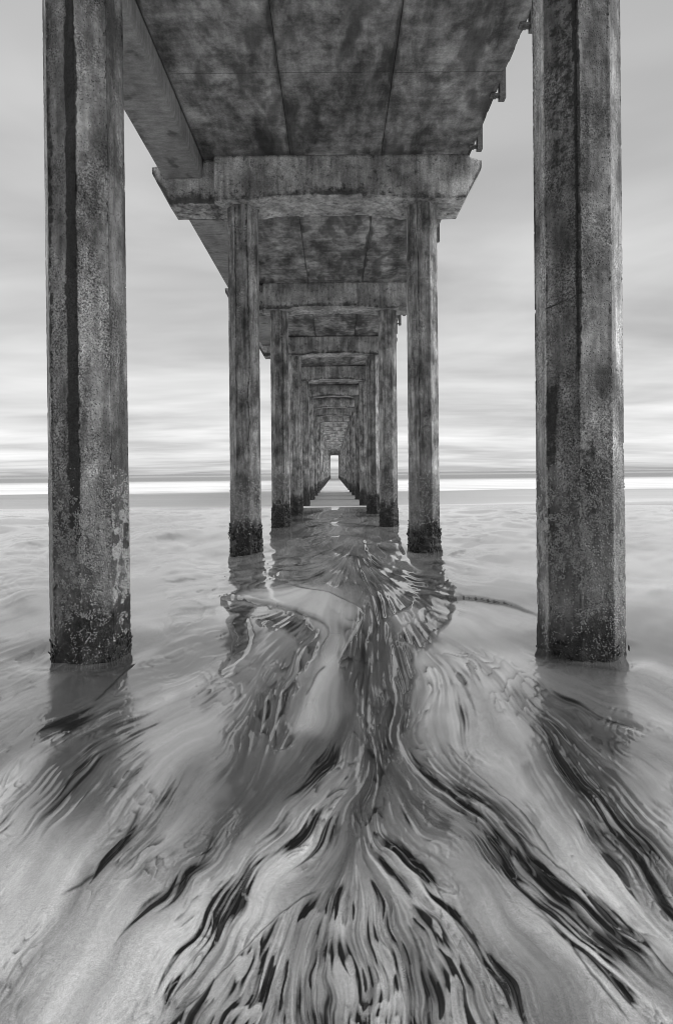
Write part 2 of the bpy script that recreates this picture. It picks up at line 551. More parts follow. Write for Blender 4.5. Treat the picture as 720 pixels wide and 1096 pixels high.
def flow_field():
    st = 8
    cu, cv = np.meshgrid(gu[::st], gv[::st])
    pts = unroll([f[:2] for f in FLOW])
    sx = np.zeros_like(cu)
    sy = np.zeros_like(cu)
    for (u, v), f in zip(pts, FLOW):
        n = math.hypot(f[2], f[3])
        sc = 30 if v > 640 else 45
        w = np.exp(-((cu - u) ** 2 + (cv - v) ** 2) / (2 * sc * sc)) + 1e-5 / (1 + ((cu - u) ** 2 + (cv - v) ** 2) / 2e4) ** 2
        sx += w * f[2] / n
        sy += w * f[3] / n
    # eddies
    e = (fbm(cu / 42, cv / 34, 91, 3) - 0.5)
    gy, gx = np.gradient(e)
    k = 2.1 * sstep(590, 680, cv) * (.4 + .6 * np.exp(-((cu - 370) / 120) ** 2))
    n = np.hypot(sx, sy) + 1e-9
    e2 = (fbm(cu / 62 + 7, cv / 62 + 3, 95, 2) - 0.5)
    g2y, g2x = np.gradient(e2)
    k2 = 4.2 * sstep(600, 690, cv) * (.35 + .65 * np.exp(-((cu - 370) / 190) ** 2))
    sx, sy = sx / n + gy * k + g2y * k2, sy / n - gx * k - g2x * k2
    x = np.clip((GU - U0) / st, 0, cu.shape[1] - 1.001)
    y = np.clip((GV - V0) / st, 0, cu.shape[0] - 1.001)
    xi, yi = x.astype(int), y.astype(int)
    fx, fy = x - xi, y - yi

    def up(A):
        return (A[yi, xi] * (1 - fx) + A[yi, xi + 1] * fx) * (1 - fy) + (A[yi + 1, xi] * (1 - fx) + A[yi + 1, xi + 1] * fx) * fy
    fxx, fyy = up(sx), up(sy)
    n = np.hypot(fxx, fyy) + 1e-9
    return (fxx / n).astype(np.float32), (fyy / n).astype(np.float32)


def lic(T, FX, FY, steps, h, norm=True):
    """smear noise T along the flow"""
    acc = T.copy()
    tot = 1.0
    for sgn in (1, -1):
        u, v = GU.copy(), GV.copy()
        for i in range(steps):
            xi = np.clip(u - U0, 0, W_ - 1).astype(np.int32)
            yi = np.clip(v - V0, 0, H_ - 1).astype(np.int32)
            u += sgn * h * FX[yi, xi]
            v += sgn * h * FY[yi, xi]
            w = 0.5 + 0.5 * math.cos(math.pi * (i + 1) / (steps + 1))
            acc += w * samp(T, u, v)
            tot += w
    acc /= tot
    if not norm:
        return acc
    return (acc - acc.mean()) / acc.std()


def poly_dist(pts):
    """distance, signed side (+ = right hand when walking on) and arc parameter to a polyline"""
    p = unroll(pts)
    best = np.full(GU.shape, 1e9, np.float32)
    side = np.zeros(GU.shape, np.float32)
    tt = np.zeros(GU.shape, np.float32)
    L = np.concatenate([[0], np.cumsum(np.hypot(*(p[1:] - p[:-1]).T))])
    for i in range(len(p) - 1):
        a, b = p[i], p[i + 1]
        d = b - a
        l2 = float(d @ d) + 1e-9
        t = np.clip(((GU - a[0]) * d[0] + (GV - a[1]) * d[1]) / l2, 0, 1)
        qx, qy = GU - (a[0] + t * d[0]), GV - (a[1] + t * d[1])
        dd = qx * qx + qy * qy
        m = dd < best
        best[m] = dd[m]
        cr = d[0] * (GV - a[1]) - d[1] * (GU - a[0])
        side[m] = np.sign(cr)[m]
        tt[m] = ((L[i] + t * (L[i + 1] - L[i])) / L[-1])[m]
    return np.sqrt(best), side, tt


def smooth_pl(pts, n=2):
    p = np.asarray(pts, float)
    for _ in range(n):
        q = [p[0]]
        for i in range(len(p) - 1):
            q.append(.75 * p[i] + .25 * p[i + 1])
            q.append(.25 * p[i] + .75 * p[i + 1])
        q.append(p[-1])
        p = np.array(q)
    return p


def inside(pts):
    p = unroll(pts)
    r = np.zeros(GU.shape, bool)
    n = len(p)
    for i in range(n):
        (x1, y1), (x2, y2) = p[i], p[(i + 1) % n]
        if y1 == y2:
            continue
        c = ((y1 > GV) != (y2 > GV)) & (GU < (x2 - x1) * (GV - y1) / (y2 - y1) + x1)
        r ^= c
    return r


def blur(A, n):
    for _ in range(n):
        A = (A + np.roll(A, 1, 0) + np.roll(A, -1, 0) + np.roll(A, 1, 1) + np.roll(A, -1, 1)) / 5
    return A


def beach_fields():
    FX, FY = flow_field()
    rng = np.random.default_rng(4)
    asp = np.clip((GV - 520) / 150, 0.22, 1.0)          # ripples far out look flatter
    vv = 150 * np.log(np.maximum(GV - 516, 5) / 150)      # stretches rows with distance
    vv = np.where(GV > 666, GV - 666 + vv[130][0], vv)
    white = rng.random(GU.shape).astype(np.float32)
    n1 = blur(white, 2)
    n2 = fbm(GU / 5.0, vv / 4.2, 5, 2, .7)
    n3 = fbm(GU / 20.0, vv / 16.0, 7, 3, .6)
    L1 = lic(n1, FX, FY, 34, 1.5)
    L2 = lic(n2, FX, FY, 36, 2.8)
    L3 = lic(n3, FX, FY, 36, 4.5)
    M = lic(fbm(GU / 11.0, vv / 9.0, 23, 3, .6), FX, FY, 18, 2.2)
    M2 = M + .35 * L2
    vein = np.exp(-(M2 / .11) ** 2)
    glint = np.exp(-((M2 - .42) / .12) ** 2)
    wx, wy = fbm(GU / 26, vv / 22, 201, 3) - .5, fbm(GU / 26, vv / 22, 211, 3) - .5
    MB = lic(fbm(GU / 12.0 + 3.2 * wx + 40, vv / 9.0 + 3.2 * wy + 40, 23, 3, .55), FX, FY, 9, 1.6)
    mb_v = np.exp(-(MB / .20) ** 2)
    mb_d = sstep(.35, 1.2, MB)
    MP = lic(fbm(GU / 17.0 + 2.0 * wx + 40, vv / 17.0 + 2.0 * wy + 40, 27, 2, .5), FX, FY, 14, 2.2)
    MP = MP + .12 * L1
    mp_v = np.exp(-(MP / .17) ** 2)
    mp_d = sstep(.55, 1.3, MP)
    F1 = lic(fbm(GU / 26.0 + 2.6 * wx + 20, vv / 24.0 + 2.6 * wy + 20, 37, 5, .55), FX, FY, 11, 1.8)
    F2 = lic(fbm(GU / 15.0 + 2.0 * wx + 20, vv / 15.0 + 2.0 * wy + 20, 47, 3, .5), FX, FY, 12, 2.0)
    saw = lambda F, k, o=0.0: (F * k + o) - np.floor(F * k + o)
    F3 = lic(fbm(GU / 28.0 + 3.0 * wx + 30, vv / 44.0 + 3.0 * wy + 30, 57, 4, .5), FX, FY, 24, 1.8)
    s3 = saw(F3 + .08 * L1, .7, .2)
    cut3 = sstep(0, .10, s3) * (1 - s3) ** 1.3
    s1 = saw(F1 + .05 * L1, .85, .3)
    s2 = saw(F2 + .05 * L1, .8, .1)
    cut1 = sstep(0, .04, s1) * (1 - s1) ** 2.0
    cut2 = sstep(0, .05, s2) * (1 - s2) ** 1.8
    # wobble used to roughen every traced edge
    wob = (fbm(GU / 14, vv / 14, 33, 4) - .5)

    # --- channels of running water between the piles, fed from the seaward side
    ch = np.zeros(GU.shape, np.float32)

    def stroke(A, pts, w0, w1=None, s=1.0, k=1.0, edge=0.35, taper=False, feath=0.0):
        w1 = w0 if w1 is None else w1
        d, sd, t = poly_dist(smooth_pl(pts))
        w = (w0 + (w1 - w0) * t) * (.12 + .88 * np.clip(t * 5, 0, 1) ** .7 * np.clip((1 - t) * 4, 0, 1) ** .7 if taper else 1.0)
        d = d + k * 9 * wob * np.minimum(w / 6, 1.6) + feath * .28 * w * np.clip(L1, -2, 2)
        prof = 1 - sstep(w * (1 - edge), w * (1 + edge), d)
        np.maximum(A, s * prof, out=A)

    stroke(ch, [(430, 640), (405, 655), (386, 676), (376, 700), (388, 725), (408, 750), (414, 790), (398, 825), (393, 870), (398, 900)], 13, 14)
    stroke(ch, [(388, 700), (398, 740), (412, 770), (410, 800)], 24, 16)
    stroke(ch, [(398, 815), (392, 850)], 18, 8)
    stroke(ch, [(470, 650), (455, 675), (430, 695), (436, 720), (424, 745), (430, 775)], 13, 9)
    stroke(ch, [(250, 648), (290, 658), (325, 672), (335, 690), (312, 712), (300, 740), (285, 770), (300, 790)], 9, 13)
    stroke(ch, [(258, 665), (262, 690), (240, 720)], 9, 4)
    stroke(ch, [(330, 600), (400, 612), (470, 640)], 22, 18, 0.9)
    stroke(ch, [(260, 600), (330, 606), (420, 590)], 12, 10, 0.7)

    # --- streaks of heavy dark sand left by the backwash, and one painted pile reflection
    dk = np.zeros(GU.shape, np.float32)
    S = lambda pts, a, b=None, s=1.0, **k: stroke(dk, pts, a * 1.7, None if b is None else b * 1.7, s, edge=.95, taper=True, feath=1.0, **k)
    S([(150, 860), (140, 890), (120, 915), (98, 940)], 2.5, 1.5, .75)
    S([(235, 880), (220, 918), (198, 942), (165, 970), (125, 995)], 3, 4.5, .62)
    S([(62, 790), (78, 770), (92, 760)], 7, 4, .85)
    S([(150, 745), (120, 800), (70, 850), (0, 885)], 9, 12, .62)
    S([(135, 780), (140, 830)], 7, 5, .55)
    S([(170, 850), (180, 868)], 8, 4, .7)
    S([(0, 840), (40, 815)], 2.5, 1, .8)
    S([(5, 800), (12, 796)], 7, 7, .5)
    S([(368, 800), (340, 820), (318, 845)], 9, 4, .75)
    S([(330, 800), (315, 820)], 6, 3, .7)
    S([(360, 865), (330, 885), (305, 915)], 5, 2, .85)
    S([(385, 868), (362, 890), (335, 905), (308, 930), (300, 945)], 3, 2.5, .85)
    S([(330, 870), (290, 895), (262, 910)], 4, 6, .8)
    S([(285, 900), (270, 940), (240, 975), (210, 1015), (180, 1060), (160, 1096)], 7, 10, .55)
    S([(260, 920), (225, 985), (185, 1050), (150, 1100)], 5, 8, .5)
    S([(300, 990), (255, 1025), (200, 1080), (170, 1120)], 3, 4, .5)
    S([(432, 805), (455, 822), (485, 845), (520, 865), (560, 890)], 4, 4, .85)
    S([(440, 815), (480, 850), (500, 872), (540, 905), (575, 935)], 5, 6, .75)
    S([(520, 920), (545, 940), (580, 965), (605, 995)], 6, 6, .75)
    S([(560, 910), (600, 945), (640, 975), (680, 1010), (730, 1052)], 5, 8, .8)
    S([(540, 905), (590, 955), (620, 985), (680, 1030), (720, 1062)], 4, 6, .8)
    S([(605, 985), (640, 1030), (680, 1080), (700, 1110)], 5, 6, .7)
    S([(395, 885), (410, 900), (435, 915), (460, 945), (485, 980), (510, 1010), (540, 1045), (565, 1100)], 4, 3.5, .95)
    S([(405, 910), (430, 925), (455, 938)], 11, 7, 1.0)
    S([(412, 855), (440, 872)], 6, 3, .8)
    S([(380, 935), (405, 950)], 4, 2, .9)
    S([(592, 770), (600, 805), (625, 845), (655, 890), (690, 930), (725, 975)], 12, 18, .55)  # wide band: the right pile's reflection painted dark into the sand
    S([(628, 872), (640, 895), (662, 935), (682, 950)], 5, 3, .95)
    S([(600, 845), (640, 872), (680, 890)], 6, 6, .6)
    S([(585, 740), (620, 758), (680, 780)], 4, 2, .7)
    S([(660, 940), (690, 965), (725, 990)], 5, 5, .6)
    S([(700, 880), (725, 895)], 3, 3, .8)
    S([(500, 745), (492, 765), (490, 790)], 4, 2, .35)
    # plume fan at the tripod's feet
    for q in ([(300, 985), (297, 1020), (312, 1060), (318, 1120)], [(318, 975), (330, 1000), (335, 1050), (330, 1120)],
              [(352, 955), (352, 985), (345, 1010), (352, 1060), (350, 1120)], [(385, 985), (395, 1000), (398, 1030)],
              [(378, 995), (400, 1060), (400, 1110)], [(430, 1000), (425, 1040), (405, 1090)], [(450, 1015), (452, 1050), (462, 1070), (470, 1110)],
              [(440, 990), (462, 1020), (475, 1060), (478, 1110)], [(285, 1010), (270, 1050), (285, 1110)], [(265, 1040), (250, 1075), (245, 1110)],
              [(395, 990), (405, 1000), (402, 1020)], [(490, 1040), (515, 1080), (530, 1120)], [(500, 1000), (530, 1030), (545, 1070)]):
        S(q, 3, 4, .7)
    S([(296, 985), (302, 1000)], 7, 6, 1.0)
    S([(400, 1000), (398, 1018)], 9, 7, 1.0)
    S([(445, 1062), (480, 1062)], 11, 9, 1.0)

    plume0 = blur(inside([(350, 950), (400, 940), (470, 985), (500, 1040), (560, 1130), (150, 1130), (225, 1050), (270, 1010), (310, 970)]).astype(np.float32), 10)
    # --- smooth tongues where hardly any streak shows
    calm = np.zeros(GU.shape, np.float32)
    for pts, w in (([(350, 700), (350, 760), (330, 790)], 22), ([(170, 780), (210, 790)], 34), ([(60, 900), (40, 940)], 45),
                   ([(130, 1000), (100, 1060)], 50), ([(190, 880), (230, 860)], 22), ([(520, 960), (545, 990)], 26), ([(500, 930), (530, 960)], 20),
                   ([(600, 860), (590, 900)], 16), ([(560, 600), (720, 600)], 30), ([(560, 690), (480, 670)], 14), ([(700, 680), (760, 680)], 60),
                   ([(580, 1040), (600, 1096)], 20), ([(300, 1040), (300, 1050)], 8), ([(380, 1050), (378, 1060)], 9), ([(60, 660), (160, 650)], 24)):
        stroke(calm, pts, w, w, 1.0, 1.0, 0.6)
    calm = blur(calm, 8)

    reg = fbm(GU / 70, vv / 55, 61, 3)                    # patches of stronger / weaker streaking
    act = sstep(.42, .60, reg) * (1 - .85 * calm)
    # heavy sand shows as elongated lens-shaped traces
    s = .45 * L2 + .5 * L3 + .55 * L1
    s = s / s.std()
    d0 = sstep(.25, 1.5, L3 + .35 * L2 + .9 * (act - .5)) * sstep(-.7, 1.5, L1 + .5 * L2) * .6 * (1 - .8 * calm)
    near = sstep(560, 760, GV)
    d0 *= .55 + .45 * near
    dkx = np.clip(lic(blur(dk, 2), FX, FY, 30, 1.8, False) * 1.45, 0, 1) * (.45 + .8 * sstep(-1.2, 1.0, M + .4 * L2))
    dkc = dk * (0.50 + 0.50 * sstep(-1.6, .8, .8 * L1 + .6 * L2))
    d1 = sstep(.36, .86, dkx + .22 * L1 + .17 * L2) * sstep(.02, .22, dkx)
    dark = np.maximum(d0, d1 * .97)
    dark = np.maximum(dark, vein * .25 * act * act * (1 - plume0) * sstep(-.2, 1.0, L3) * sstep(600, 690, GV))
    dark = np.maximum(dark, cut1 * .95 * np.clip(.25 + act, 0, 1) * (1 - .8 * calm) * np.where(GV < 640, 1, sstep(-.9, 1.0, L3 + .5 * L1)) * sstep(540, 552, GV) * np.interp(GV, [540, 640, 700], [.95, .8, 1]))
    dark = dark * (1 - .45 * glint * sstep(-1, .5, L1))
    cht = blur(ch, 1)
    swirl = lic(vnoise(GU / 3.2, vv / 2.6, 15), FX, FY, 7, 1.2)
    dark = np.maximum(dark * (1 - .6 * cht), cht * np.clip(1.05 * cut2 * sstep(-1.4, .4, L1) + .3 * mb_v + .3 * mb_d * sstep(-1, 1, L1), 0, .9))
    # plume area sorts sand finely everywhere
    pl = sstep(0, 26, 1e9 + 0 * GU) * 0
    plume = inside([(350, 950), (400, 940), (470, 985), (500, 1040), (560, 1130), (150, 1130), (225, 1050), (270, 1010), (310, 970)]).astype(np.float32)
    plume = blur(plume, 10)
    dark = np.maximum(dark * (1 - .35 * plume), plume * np.clip(1.35 * cut3 * (.30 + .70 * sstep(-1.0, .9, L1 + .5 * L2)) + .30 * cut2 * sstep(-1, 1, L2) + .35 * sstep(.2, 1.8, L1 + .5 * L2), 0, 1))

    # --- relief in metres: ripples and rills, scaled with how coarse they are
    Zs = Z_of_v(GV)
    px = Zs / 600.0
    amp = np.minimum(px, .022)
    relief = (L1 * .14 + L2 * .16 + L3 * .30 + F1 * .22) * (1 - .85 * calm) * (.35 + .65 * act)
    relief = relief + ch * (.45 * MB + .25 * s2 + .3 * L1 - 2.0)
    relief = relief + plume * (L1 * .15 + MP * .25 + .15 * s3) + .5 * s1 * act
    h = relief * amp * np.interp(GV, [540, 600, 700, 900, 1240], [1.9, 1.0, .6, .6, .65])
    h += amp * .15 * (glint - vein) * act * sstep(600, 680, GV)
    h -= dkx * amp * 2.2
    h += .35 * amp * L1 * dkx
    big = (fbm(GU / 60, vv / 40, 71, 3) - .5) * 2
    h += big * amp * np.interp(GV, [540, 620, 700, 1240], [7, 5, 2.2, 1.6]) * (1 - .3 * calm)

    # --- little scarps cut by the runoff (higher on one side)
    ledge_shade = np.zeros(GU.shape, np.float32)

    def ledge(pts, hgt, up, reach=40, line=1.4, taper=True):
        nonlocal h
        d, sd, t = poly_dist(smooth_pl(pts))
        d = d * sd * up + 3.0 * wob
        e = sstep(0, .35, t) * (1 - sstep(.6, 1, t))
        el = sstep(0, .12, t) * (1 - sstep(.85, 1, t))
        k = np.interp(GV, [560, 640, 720, 1100], [1, 1, .45, .30])
        h = h + k * hgt * e * sstep(-.8, .8, d) * np.exp(-(d / (reach * .6)) ** 2)
        e = el
        np.maximum(ledge_shade, e * np.exp(-((d + .8) / line) ** 2), out=ledge_shade)  # dark line painted along the scarp foot in place of its shade

    bar = [(241, 637), (278, 643), (309, 651), (327, 658), (343, 663), (352, 672), (352, 683), (342, 697), (344, 712)]
    ledge(bar, .028, -1, 70, 1.5)
    ledge([(298, 627), (340, 635), (376, 648), (392, 658), (377, 678), (369, 694), (361, 713), (365, 735)], .028, 1, 70, 1.1)
    ledge([(438, 638), (463, 640), (498, 643), (530, 647), (557, 653), (578, 660), (600, 668)], .030, -1, 60, 1.3)
    ledge([(465, 583), (483, 584), (498, 587), (500, 590), (490, 595), (467, 601)], .05, 1, 12, .9)
    ledge([(331, 585), (336, 579), (350, 576), (372, 576)], .03, 1, 18, .8)
    ledge([(350, 712), (340, 722), (334, 735), (327, 748)], .02, -1, 25, 1.6)
    ledge([(150, 858), (144, 880), (125, 908), (100, 938), (60, 960)], .012, 1, 60, 1.6)
    ledge([(228, 885), (225, 905), (205, 935), (150, 975)], .012, 1, 60, 1.5)
    ledge([(352, 948), (310, 968), (268, 1010), (225, 1055), (175, 1100)], .010, -1, 60, 1.3)
    ledge([(395, 880), (425, 905), (455, 930), (480, 975), (500, 1010), (540, 1060)], .008, 1, 30, 1.1)
    ledge([(430, 805), (470, 830), (520, 862), (570, 905), (640, 965), (720, 1030)], .010, 1, 30, 1.2)
    ledge([(560, 955), (590, 985), (610, 1010), (640, 1050), (680, 1100)], .008, -1, 26, 1.2)
    ledge([(100, 755), (135, 720), (155, 700)], .02, 1, 20, 1.2)
    ledge([(0, 640), (40, 632), (60, 629)], .03, 1, 30, 1.3)
    ledge([(470, 790), (520, 840), (560, 870), (600, 930)], .008, 1, 30, 1.0)
    dark = np.maximum(dark, ledge_shade * .8)
    # long faint dark lines of the upper beach
    for pts in ([(-40, 655), (20, 645), (62, 632)], [(-40, 614), (30, 606), (60, 604)], [(140, 596), (200, 588), (250, 582)],
                [(140, 570), (190, 566), (240, 568)], [(150, 578), (200, 574)], [(-30, 585), (50, 580)]):
        d, sd, t = poly_dist(pts)
        e = np.clip(t * 4, 0, 1) * np.clip((1 - t) * 4, 0, 1)
        dark = np.maximum(dark, e * .75 * np.exp(-((d + 4 * wob) / 1.3) ** 2))

    # sand tone and water film, with the near piles' reflections painted in
    L4 = lic(fbm(GU / 46.0, vv / 34.0, 19, 3, .55), FX, FY, 30, 6.0)
    tone = np.clip(.52 + .34 * L4 + .14 * L3 + (.04 + .09 * act) * L1 + .04 * L2 - .10 * plume, 0, 1)
    L5 = lic(fbm(GU / 34.0, vv / 26.0, 29, 3, .6), FX, FY, 24, 5.0)
    film = np.clip(.76 + .20 * L5 + .06 * L2 + .5 * ch - .35 * plume, 0, 1)
    film = np.clip(film - .55 * blur(1.0 * inside([(241, 637), (274, 627), (300, 627), (340, 635), (392, 658), (376, 678), (370, 694), (362, 713),
                                         (375, 760), (350, 790), (310, 780), (344, 712), (342, 697), (352, 682), (340, 662), (309, 652), (278, 645)]), 45), 0, 1)
    film = np.clip(film + .35 * (1 - sstep(560, 720, GV)), 0, 1)
    film = film * (1 - .55 * sstep(850, 1040, GV))
    film = np.clip(film + .18 * (1 - sstep(780, 880, GV)), 0, 1)
    for (pu, pw) in ((97, 60), (617, 66)):      # dark glossy strips painted as reflections of the two near piles
        refl_strip = np.exp(-((GU - pu + (25 if pu < 300 else -25) * sstep(720, 900, GV)) / pw) ** 4) * (1 - sstep(840, 930, GV)) * sstep(670, 700, GV)
        refl_strip = refl_strip * (.75 + .25 * sstep(-1, 1, L3))
        film = np.maximum(film, refl_strip)
        tone = tone * (1 - .85 * refl_strip)
    tone = np.clip(tone + .30 * (1 - sstep(600, 800, GV)), 0, 1)
    return h, dark, tone, film


def build_beach():
    h, dark, tone, film = beach_fields()
    vrow = np.concatenate([np.arange(1236, 900, -1.1), np.arange(900, 640, -.9), np.arange(640, 543.5, -.7)])
    Zr = Z_of_v(vrow)
    Zr = np.concatenate([[-60, -30, -15, -8, -4, -2, -.8, 0, .4, .7, .9, 1.0], Zr, [37, 40, 45, 55, 80, 150, 400, 1500, 9000]])
    core = np.arange(-.66, .6601, .00185)
    side = .66 + .00185 * np.cumsum(1.10 ** np.arange(1, 42))
    a = np.concatenate([-side[::-1], core, side])
    ext = np.array([3, 10, 40, 150, 600, 3000, 9000.])
    Zc = np.maximum(Zr, 1.15)
    X = np.concatenate([-(ext[::-1][None, :] + Zc[:, None] * abs(a[0])), Zc[:, None] * a[None, :], ext[None, :] + Zc[:, None] * a[-1]], 1)
    Y = np.repeat(Zr[:, None], X.shape[1], 1)
    Zg = ground_z(Y)
    Zq = np.maximum(Y, .3)
    u = VPX + 600 * X / Zq
    v = v_of_Z(Zq)
    ins = sstep(U0 + 2, U0 + 50, u) * (1 - sstep(U1 - 50, U1 - 2, u)) * sstep(541, 549, v) * (1 - sstep(V1 - 14, V1 - 3, v))
    hh = samp(h, u, v) * ins
    Zv = Zg + hh
    shore = sstep(20, 26, Y) * (1 - sstep(46, 60, Y))
    Zv += shore * .11 * (fbm(X / 11 + 60, Y / 5 + 60, 141, 4) - .5)
    # scour hollows at the feet of the nearest piles
    for (px, py) in ((-1.89, 4.28), (1.85, 4.28)):
        r = np.hypot(X - px, (Y - py))
        Zv -= .035 * np.exp(-((r - .33) / .16) ** 2) * (r < 1.5)
    co = np.stack([X, Y, Zv], -1).reshape(-1, 3)
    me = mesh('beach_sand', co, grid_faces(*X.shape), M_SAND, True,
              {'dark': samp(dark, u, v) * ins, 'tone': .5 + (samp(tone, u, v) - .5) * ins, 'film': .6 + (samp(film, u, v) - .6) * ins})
    o = obj('beach_sand', me)
    o['kind'] = 'structure'
    o['label'] = 'wet streaked beach sand with runoff channels under the pier'
    return o


build_beach()


def build_sea():
    ys = np.concatenate([np.arange(26, 60, .5), np.geomspace(60, 12000, 60)])
    xs = np.concatenate([-np.geomspace(9000, 40, 25), np.linspace(-38, 38, 77), np.geomspace(40, 9000, 25)])
    X, Y = np.meshgrid(xs, ys)
    Z = -.605 + .012 * (fbm(X / 6, Y / 1.4, 51, 3) - .5) * 2 * (Y < 200)
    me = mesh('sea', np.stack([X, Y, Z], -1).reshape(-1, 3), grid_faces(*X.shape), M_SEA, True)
    o = obj('sea_water', me)
    o['kind'] = 'structure'
    o['label'] = 'smooth grey sea with pale surf bands out to the horizon'


build_sea()

# ------------------------------------------------------------------ pier
NROW = 29
ROWY = [4.28, 2.755 * 4.28] + [(2.755 + 1.8 * k) * 4.28 for k in range(1, NROW - 1)]
ROWY = [4.28 - 7.6] + ROWY                       # one more bent behind the tripod
RISE = lambda i: 0.045 * max(i - 2, -2)


def capz(i):
    return CAM_H + 5.53 + RISE(i)


pier = bpy.data.objects.new('concrete_pier', None)
C.objects.link(pier)
pier.location = (0, 4.28, 0)
pier['label'] = 'long concrete beach pier on paired octagonal piles running out over the sea'
pier['category'] = 'pier'


def padd(name, me, loc=(0, 0, 0), parent=None):
    o = obj(name, me, parent or pier)
    o.location = Vector(loc) - (Vector((0, 4.28, 0)) if parent is None else Vector((0, 0, 0)))
    return o


OCT_R = 0.305 / math.cos(math.pi / 8)


def octa_ring(nper, worn=0.012):
    """points round an octagon with slightly worn arrises; also face parameter"""
    pts, nrm, par = [], [], []
    for k in range(8):
        a0, a1 = R(22.5 + 45 * k), R(22.5 + 45 * (k + 1))
        p0 = np.array([math.cos(a0), math.sin(a0)]) * OCT_R
        p1 = np.array([math.cos(a1), math.sin(a1)]) * OCT_R
        for j in range(nper):
            # samples denser towards the arrises
            t = .5 - .5 * math.cos(math.pi * j / nper)
            p = p0 + (p1 - p0) * t
            if j == 0:
                p = p * (1 - worn)
            pts.append(p)
            nrm.append([math.cos((a0 + a1) / 2), math.sin((a0 + a1) / 2)])
            par.append(k + t)
    return np.array(pts), np.array(nrm), np.array(par)


def pile_mesh(name, z0, z1, nper, nz, seed, disp, stain_fn=None):
    pts, nrm, par = octa_ring(nper)
    zs = np.linspace(z0, z1, nz)
    n = len(pts)
    PX = np.repeat(pts[None, :, 0], nz, 0)
    PY = np.repeat(pts[None, :, 1], nz, 0)
    NX = np.repeat(nrm[None, :, 0], nz, 0)
    NY = np.repeat(nrm[None, :, 1], nz, 0)
    Zz = np.repeat(zs[:, None], n, 1)
    ang = np.repeat(par[None, :], nz, 0)
    per = ang * .2525
    rough = (fbm(per / .05 + 3, Zz / .07 + 60, seed, 4) - .5)
    low = sstep(1.6, .2, Zz)
    chip = sstep(.62, .72, fbm(per / .02 + 9, Zz / .045 + 77, seed + 5, 3))
    fr = np.abs((ang % 1.0) - .0)
    edge = np.exp(-(np.minimum(fr, 1 - fr) / .05) ** 2)
    d = disp * (rough * (.35 + 2.0 * low)) - disp * chip * (.5 + 1.8 * edge)
    co = np.stack([PX + NX * d, PY + NY * d, Zz], -1).reshape(-1, 3)
    st = np.zeros_like(Zz)
    if stain_fn is not None:
        st = stain_fn(ang, Zz, seed)
    rg = np.random.default_rng(seed)
    for _ in range(4):                    # random weather runs down some arrises
        k = rg.integers(0, 8)
        w = rg.uniform(.06, .16)
        zt = rg.uniform(1.0, 3.2)
        da = np.abs(((ang - k + .35 * (fbm(Zz / .5 + 5, Zz * 0, seed + k, 3) - .5)) + 4) % 8 - 4)
        st = np.maximum(st, .75 * np.exp(-(da / w) ** 2) * sstep(zt - .4, zt + .4, Zz))
    faces = grid_faces(nz, n, True)
    ft = rg.uniform(.55, 1.35, 9)
    ft[8] = ft[0]
    if seed == 211:
        ft[4], ft[5] = .62, 1.05  # right pile: shade of the front-left face painted into its tone
    ft = np.repeat(ft[np.floor(par + 1e-6).astype(int)][None], nz, 0)
    return mesh(name, co, [faces], M_PILE, False, {'stain': st.ravel(), 'face_tone': ft.ravel()})


def face_of(dx, dy):
    """octagon parameter (0..8) of the point facing direction dx,dy"""
    a = math.degrees(math.atan2(dy, dx)) % 360
    return ((a - 22.5) % 360) / 45


def stain_line(ang, Z, centre, width, z0, z1, seed, wander=.25):
    c = centre + wander * (fbm(Z / .6 + 11, Z * 0 + 1, seed, 4) - .5)
    da = np.abs((ang - c + 4) % 8 - 4)
    wv = width * (.65 + .7 * fbm(Z / .25, Z * 0 + 3, seed + 2, 3))
    return (1 - sstep(wv * .6, wv * 1.3, da)) * sstep(z0 - .3, z0 + .3, Z) * (1 - sstep(z1 - .2, z1 + .2, Z))


def ico():
    t = (1 + 5 ** .5) / 2
    v = np.array([(-1, t, 0), (1, t, 0), (-1, -t, 0), (1, -t, 0), (0, -1, t), (0, 1, t), (0, -1, -t), (0, 1, -t), (t, 0, -1), (t, 0, 1), (-t, 0, -1), (-t, 0, 1)], float)
    v /= np.linalg.norm(v[0])
    f = np.array([(0, 11, 5), (0, 5, 1), (0, 1, 7), (0, 7, 10), (0, 10, 11), (1, 5, 9), (5, 11, 4), (11, 10, 2), (10, 7, 6), (7, 1, 8),
                  (3, 9, 4), (3, 4, 2), (3, 2, 6), (3, 6, 8), (3, 8, 9), (4, 9, 5), (2, 4, 11), (6, 2, 10), (8, 6, 7), (9, 8, 1)])
    # one subdivision
    mid, vv, ff = {}, list(v), []

    def m(a, b):
        k = (min(a, b), max(a, b))
        if k not in mid:
            p = vv[a] + vv[b]
            vv.append(p / np.linalg.norm(p))
            mid[k] = len(vv) - 1
        return mid[k]
    for a, b, c in f:
        ab, bc, ca = m(a, b), m(b, c), m(c, a)
        ff += [(a, ab, ca), (b, bc, ab), (c, ca, bc), (ab, bc, ca)]
    return np.array(vv), np.array(ff), v, f


ICO_V, ICO_F, ICO0_V, ICO0_F = ico()


def surf_point(rng, n):
    """random points on the pile surface: position xy, normal xy, tangent"""
    k = rng.integers(0, 8, n)
    t = rng.random(n)
    a0, a1 = np.radians(22.5 + 45 * k), np.radians(67.5 + 45 * k)
    x = OCT_R * (np.cos(a0) * (1 - t) + np.cos(a1) * t)
    y = OCT_R * (np.sin(a0) * (1 - t) + np.sin(a1) * t)
    am = (a0 + a1) / 2
    return x, y, np.cos(am), np.sin(am), (k + t)


